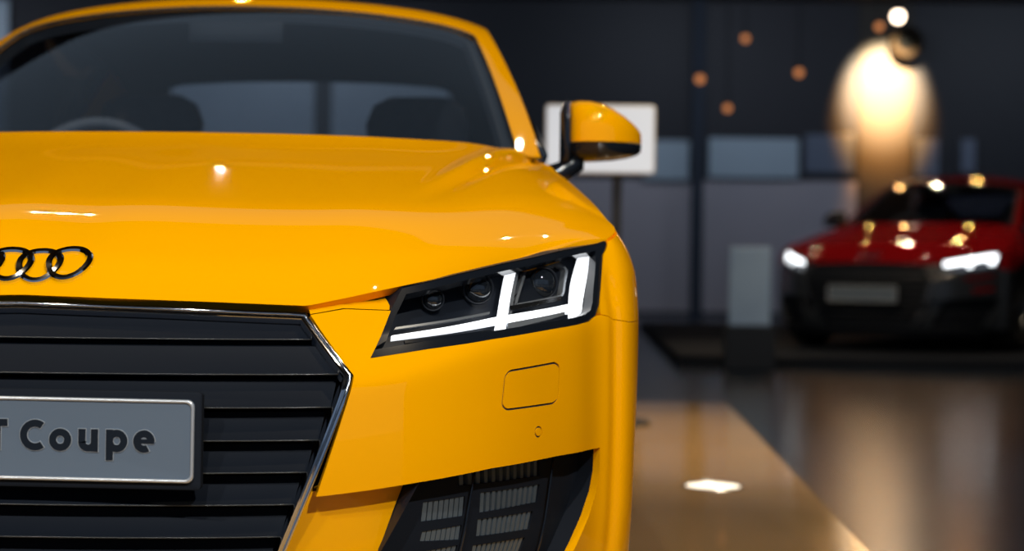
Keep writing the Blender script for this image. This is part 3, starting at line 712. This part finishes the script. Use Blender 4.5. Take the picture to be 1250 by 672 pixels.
    MB().tube([Mx@Vector((.18*math.cos(a),.18*math.sin(a) if math.sin(a)>-.75 else -.135,0)) for a in np.linspace(0,2*math.pi,49)],.015,10,False).build('steering_wheel', SEAT, R)
    MB().box((-.62,2.75,.55),(.62,3.0,.80),.04).build('rear_bench', SEAT, R)
    MB().box((-.70,2.95,.74),(.70,3.98,.80),.01).build('parcel_shelf', CABIN, R)
    MB().loft([[(x,y,z) for y,z in ((1.73,1.205),(1.74,1.255),(1.755,1.255),(1.75,1.205))] for x in np.linspace(-.11,.11,5)],True,True).build('rear_view_mirror', FRIT, R)
    # closing panels
    MB().box((-.60,4.0,.2),(.60,4.10,.9),.02).build('tail_panel', CABIN, R)
# ------------------------------------------------------------------ the yellow car
CAR = root('sports_car','bright yellow two-door coupe with lettered silver plate, parked on the tan platform','car')
build_car(CAR, YELLOW, 'near')
RCAR = root('sports_car','red coupe with white lit headlights standing on the dark floor at the back','car',(3.02,11.1,.02),math.radians(-31)); RCAR.scale=(1.04,)*3
build_car(RCAR, RED, 'far')

# ------------------------------------------------------------------ the hall
FZ=-.06
FLOOR=noise_mat('dark_polished_floor',(.009,.016,.029),(.012,.019,.034),.35,(.17,.26),spec=.22)
WALL=noise_mat('dark_wall',(.022,.0245,.031),(.027,.028,.035),.25,(.5,.6),spec=.2)
LWALL=noise_mat('mauve_wall',(.31,.30,.34),(.37,.34,.37),.3,(.4,.5),spec=.3)
CEIL=noise_mat('dark_ceiling',(.032,.026,.026),(.04,.031,.030),.2,(.7,.8),spec=.2)
struct(MB().box((-14,-8,FZ-.1),(13,21.6,FZ)).build('floor',FLOOR,smooth=False))
struct(MB().box((-14,21.5,1.74),(13,21.7,4.6)).build('wall_back',WALL,smooth=False))
struct(MB().box((-14,21.5,FZ),(13,21.7,1.74)).build('wall_lower',LWALL,smooth=False))
struct(MB().box((-14.2,-8,FZ),(-14,21.7,4.6)).build('wall_left',WALL,smooth=False))
struct(MB().box((13,-8,FZ),(13.2,21.7,4.6)).build('wall_right',WALL,smooth=False))
struct(MB().box((-14,-8,4.1),(13,21.7,4.2)).build('ceiling',CEIL,smooth=False))
struct(MB().box((-14,21.44,FZ),(13,21.5,FZ+.05),.008).build('baseboard_back',SATIN,smooth=False))
# wall pillar that carries the spotlight
PLASTER=noise_mat('pillar_plaster',(.038,.034,.030),(.043,.038,.033),.8,(.6,.7),spec=.2)
struct(MB().box((4.64,21.47,FZ),(5.34,21.5,4.1),.01).build('trim_1',PLASTER,smooth=False))

PANEL=noise_mat('pale_panel',(.30,.38,.45),(.35,.43,.51),.7,(.35,.45),spec=.4)
PANEL2=noise_mat('pale_panel_lilac',(.10,.125,.18),(.12,.145,.20),.7,(.35,.45),spec=.4)
PANEL3=noise_mat('slate_panel',(.19,.23,.28),(.22,.27,.32),.7,(.35,.45),spec=.4)
FRM=mat('panel_frame',(.02,.022,.027),.5)
def wall_panel(x0,x1,z0,z1,m,label):
    r=root('pale_panel',label,'panel',((x0+x1)/2,21.5,z0),0,'pale panels on the back wall')
    w=(x1-x0)/2; h=z1-z0
    MB().box((-w,-.05,0),(w,-.001,h),.008).build('frame',FRM,r,smooth=False)
    MB().box((-w+.02,-.062,.02),(w-.02,-.051,h-.02),.004).build('sheet',m,r,smooth=False)
wall_panel(1.80,2.44,1.71,2.27,PANEL,'pale grey panel on back wall just left of the thin dark post')
wall_panel(2.66,3.88,1.75,2.31,PANEL,'wide grey-blue panel on the back wall just right of the thin dark post')
wall_panel(3.93,4.60,1.83,2.37,PANEL2,'lilac-blue panel on back wall touching the left side of the lit pillar')
wall_panel(5.38,5.72,1.80,2.33,PANEL2,'narrow lilac panel on back wall right of the lit pillar')
wall_panel(5.98,6.20,1.86,2.33,PANEL2,'narrowest dim lilac panel, far right on the back wall above the red car')
wall_panel(-4.5,-2.55,2.10,3.20,PANEL3,'large grey panel on back wall seen through the cabin of the yellow car')
wall_panel(-2.35,-.75,2.10,3.10,PANEL3,'grey panel on back wall seen behind the driver seat of the yellow car')
wall_panel(-9.4,-6.66,1.9,4.05,PANEL,'tall grey panel on back wall at the upper left edge of the photo')

bm=MB(); bm.box((1.6,10.3,FZ),(8.0,16.9,.019),.005); pq=bm.build('display_plinth',HOLDER,smooth=False); tag(pq,'low dark plinth under the red car','platform')
p=root('metal_post','thin dark vertical post standing against the back wall behind the display sign','post',(2.52,21.3,FZ))
MB().box((-.075,-.04,.012),(.075,.04,4.155),.008).build('upright',MATTE,p,smooth=False)
MB().box((-.13,-.08,0),(.13,.08,.014),.004).build('base_plate',MATTE,p,smooth=False)

# spotlight on the pillar
s=root('spotlight','round spotlight with dark lens fixed at the top of the lit pillar','lamp',(5.22,21.36,3.56))
Mx=Matrix.Rotation(math.radians(90),4,'X')
MB().lathe([(.0,.0),(.20,.0),(.21,.03),(.21,.14),(.19,.16),(.115,.13),(.115,.05),(0,.05)],40,Mx).build('lamp_body',mat('brass_body',(.008,.005,.0022),.85,0,spec=.1),s,auto=40)
MB().lathe([(.114,.06),(.112,.105),(.09,.12),(0,.125)],32,Mx).build('lamp_lens',mat('lens_black',(.002,.0025,.003),.8,spec=.05),s,auto=40)

# little lamps on stems; the lower amber bulbs stand in for glass reflections
AMB=mat('amber_glow',(.9,.4,.15),.4,emit=(1,.36,.12),estr=.7)
WARM=mat('warm_bulb',(.9,.7,.5),.4,emit=(1,.78,.58),estr=9)
def pend(x,z,r,m,label,y=17.,grp='bulbs hanging in front of the back wall'):
    o=root('pendant_or_reflection',label,'lamp',(x,y,z),0,grp)
    top=4.1-z
    MB().lathe([(r*math.sin(a),-r*math.cos(a)) for a in np.linspace(0,math.pi,12)],20).build('bulb',m,o)
    MB().lathe([(r*.55,r*.75),(r*.6,r*.9),(r*.5,r*1.5),(.006,r*1.7),(.006,top),(0,top)],16).build('stem',MATTE,o)
pend(4.33,3.32,.062,WARM,'brightest white pendant bulb above the lit pillar, close under the ceiling')
pend(4.13,3.21,.042,AMB,'small amber pendant bulb just below left of the white bulb')
pend(2.70,3.07,.040,AMB,'amber bulb standing in for a reflection, highest of those over the thin dark post')
pend(2.22,2.63,.046,AMB,'amber bulb standing in for a reflection, left of the thin dark post')
pend(3.28,2.71,.044,AMB,'amber bulb standing in for a reflection, midway between dark post and glowing pillar')
pend(2.52,2.32,.040,AMB,'amber bulb standing in for a reflection, hanging lowest, right beside the dark post')

# platform, sign, stele
PLAT=noise_mat('tan_platform',(.40,.245,.085),(.44,.27,.10),2.2,(.09,.13),spec=.5,coat=.2)
bm=MB(); bm.box((-3.1,-1.35,FZ),(1.517,6.45,0),.006); 
pl=bm.build('display_platform',PLAT,smooth=False); pl.rotation_euler.z=-.0116*1.0
tag(pl,'low glossy tan display platform under the yellow car','platform')
g=root('display_sign','white lit rectangular sign on dark post behind the yellow door mirror','sign',(1.0,5.2,0))
M0=Matrix.Translation((-.075,0,0))
def rrect(w,h,r,y,cx,cz,n=5):
    o=[]
    for sx,sz,a0 in ((1,1,0),(-1,1,90),(-1,-1,180),(1,-1,270)):
        for k in range(n+1):
            a=math.radians(a0+90*k/n); o.append((cx+sx*(w-r)+r*math.cos(a),y,cz+sz*(h-r)+r*math.sin(a)))
    return o
bz=MB().loft([rrect(.234,.147,.016,.024,-.075,1.21),rrect(.234,.147,.016,-.004,-.075,1.21),rrect(.226,.139,.012,-.008,-.075,1.21)],True,True).build('sign_case',mat('sign_grey',(.5,.52,.55),.4),g,auto=40)
MB().loft([rrect(.226,.139,.012,-.0081,-.075,1.21),rrect(.2255,.1385,.012,-.0095,-.075,1.21)],True,True).build('sign_face',mat('sign_face',(.30,.33,.37),.4,emit=(.80,.86,.95),estr=.56),g,auto=40)
MB().box((-.021,.026,.012),(.021,.056,1.15),.004).build('post',SATIN,g,smooth=False)
MB().lathe([(0,.014),(.15,.013),(.16,.006),(.16,0),(0,0)],40,Matrix.Translation((0,.04,0))).build('foot',SATIN,g,auto=40)
st=root('info_stele','upright pale grey information panel on a dark plinth left of the red car','display stand',(2.075,10.1,FZ))
MB().box((-.17,-.11,0),(.17,.11,.30),.01).build('plinth',MATTE,st,smooth=False)
MB().box((-.143,-.028,.301),(.143,.028,.848),.012).build('panel_board',noise_mat('stele_grey',(.30,.46,.74),(.35,.53,.82),3.5,(.4,.5)),st,smooth=False)

up=root('streak_disc','round glowing disc flush in the tan platform, standing in for a white light streak','lamp',(1.252,3.162,0))  # glowing disc added in place of a white streak of light
MB().lathe([(0,.001),(.085,.001),(.088,.003),(.096,.003),(.099,.0005),(.099,0),(0,0)],40).build('bezel',CHROME2,up,auto=40)
MB().lathe([(0,.0035),(.07,.0033),(.084,.0012)],40).build('lens',mat('streak_glow',(.9,.85,.75),.3,emit=(1,.9,.72),estr=1.6),up,auto=40)

# ------------------------------------------------------------------ lights
W=bpy.data.worlds.new('World'); SC.world=W; W.use_nodes=True
W.node_tree.nodes['Background'].inputs[0].default_value=(.30,.42,.62,1); W.node_tree.nodes['Background'].inputs[1].default_value=.36
def spot(loc, tgt, e, ang, blend, rad, col=(1,.93,.82)):
    l=bpy.data.lights.new('ceiling_spot','SPOT'); l.energy=e; l.spot_size=math.radians(ang); l.spot_blend=blend; l.shadow_soft_size=rad; l.color=col
    o=bpy.data.objects.new('ceiling_spot',l); COL.objects.link(o); o.location=loc
    o.rotation_euler=(Vector(tgt)-Vector(loc)).to_track_quat('-Z','Y').to_euler(); return o
def area(loc, tgt, e, sx, sy, col=(1,1,1)):
    l=bpy.data.lights.new('added_softlight','AREA'); l.energy=e; l.shape='RECTANGLE'; l.size=sx; l.size_y=sy; l.color=col
    o=bpy.data.objects.new('added_softlight',l); COL.objects.link(o); o.location=loc
    o.rotation_euler=(Vector(tgt)-Vector(loc)).to_track_quat('-Z','Y').to_euler(); return o
def bulb(loc, en, rad=.018, col=(1,.80,.55)):
    l=bpy.data.lights.new('ceiling_bulb','SPOT'); l.energy=en; l.shadow_soft_size=rad; l.color=col; l.spot_size=math.radians(152); l.spot_blend=.1
    o=bpy.data.objects.new('ceiling_bulb',l); COL.objects.link(o); o.location=loc
for x,en in ((-1.35,260),(.3,330),(2.6,680)): spot((x,-4.1,3.9),(.35+.15*x,.2,.55),en,50,.6,.06,(1,.97,.90))
for x,y,en in ((-1.35,-.1,75),(2.2,-.4,130),(2.0,4.1,110),(-1.31,8.5,70),(1.87,7.95,90)): bulb((x,y,3.9),en)
area((0,4.5,4.08),(0,4.5,0),11,8.,2.4,(.55,.75,1))  # added blue area light, its reflection lifts the windscreen tone
spot((-1.35,3.95,3.9),(.05,.2,.75),26,12.5,.1,.006,(1,.85,.62))
bulb((-1.33,8.85,3.9),50)
spot((4.98,20.2,3.9),(4.98,21.5,3.0),5200,45,1.,.05,(1,.78,.48)); spot((4.98,20.9,3.6),(4.98,21.5,1.9),420,34,1.,.05,(1,.50,.16)); spot((4.98,20.2,3.9),(4.98,21.5,2.8),3000,47,1.,.05,(1,.42,.07))
for q in ((1.9,9.0,3.95),(3.0,8.2,3.95),(4.3,8.8,3.95),(3.3,12.0,3.95),(5.2,12.4,3.95),(2.0,15.2,3.95),(4.2,16.2,3.95)): spot(q,(3.2+.15*(q[0]-3.2),11.3,.8),75,52,.6,.03,(1,.74,.48))
for x,y in ((3.6,17.5),(4.4,18.2),(5.2,17.),(4.,19.4),(5.6,19.2),(4.8,15.5)): spot((x,y,3.9),(3.75,11.7,.95),20,25,.5,.02,(1,.47,.17))
for x in (-8,-3,2.5,7): area((x,18.6,4.05),(x,21.5,1.4),60,2.5,.5,(.75,.85,1))  # added area lights that brighten the wall panels
spot((2.2,4.4,3.9),(1.25,4.5,0),760,52,1.,.06,(1,.75,.45))

# ------------------------------------------------------------------ camera
cam=bpy.data.cameras.new('camera'); co=bpy.data.objects.new('camera',cam); COL.objects.link(co); SC.camera=co
yaw,pitch,roll=.0285,.0115,.0125
F=Vector((-math.sin(yaw)*math.cos(pitch),math.cos(yaw)*math.cos(pitch),-math.sin(pitch))); Rv=Vector((math.cos(yaw),math.sin(yaw),0)); Uv=Rv.cross(F)
R2=Rv*math.cos(roll)+Uv*math.sin(roll); U2=-Rv*math.sin(roll)+Uv*math.cos(roll)
co.matrix_world=Matrix(((R2.x,U2.x,-F.x,.776),(R2.y,U2.y,-F.y,-2.48),(R2.z,U2.z,-F.z,.715),(0,0,0,1)))
cam.sensor_width=36; cam.lens=2200/1250*36; cam.clip_start=.05
cam.dof.use_dof=True; cam.dof.focus_distance=2.72; cam.dof.aperture_fstop=cam.lens/22.
vs=SC.view_settings; SC.display_settings.display_device='sRGB'; vs.view_transform='Standard'; vs.look='None'; vs.exposure=0; vs.gamma=1; vs.use_curve_mapping=False
SC.cycles.use_denoising=True; SC.cycles.sample_clamp_indirect=6; SC.cycles.max_bounces=8; SC.cycles.transparent_max_bounces=16; SC.cycles.caustics_reflective=False; SC.cycles.caustics_refractive=False
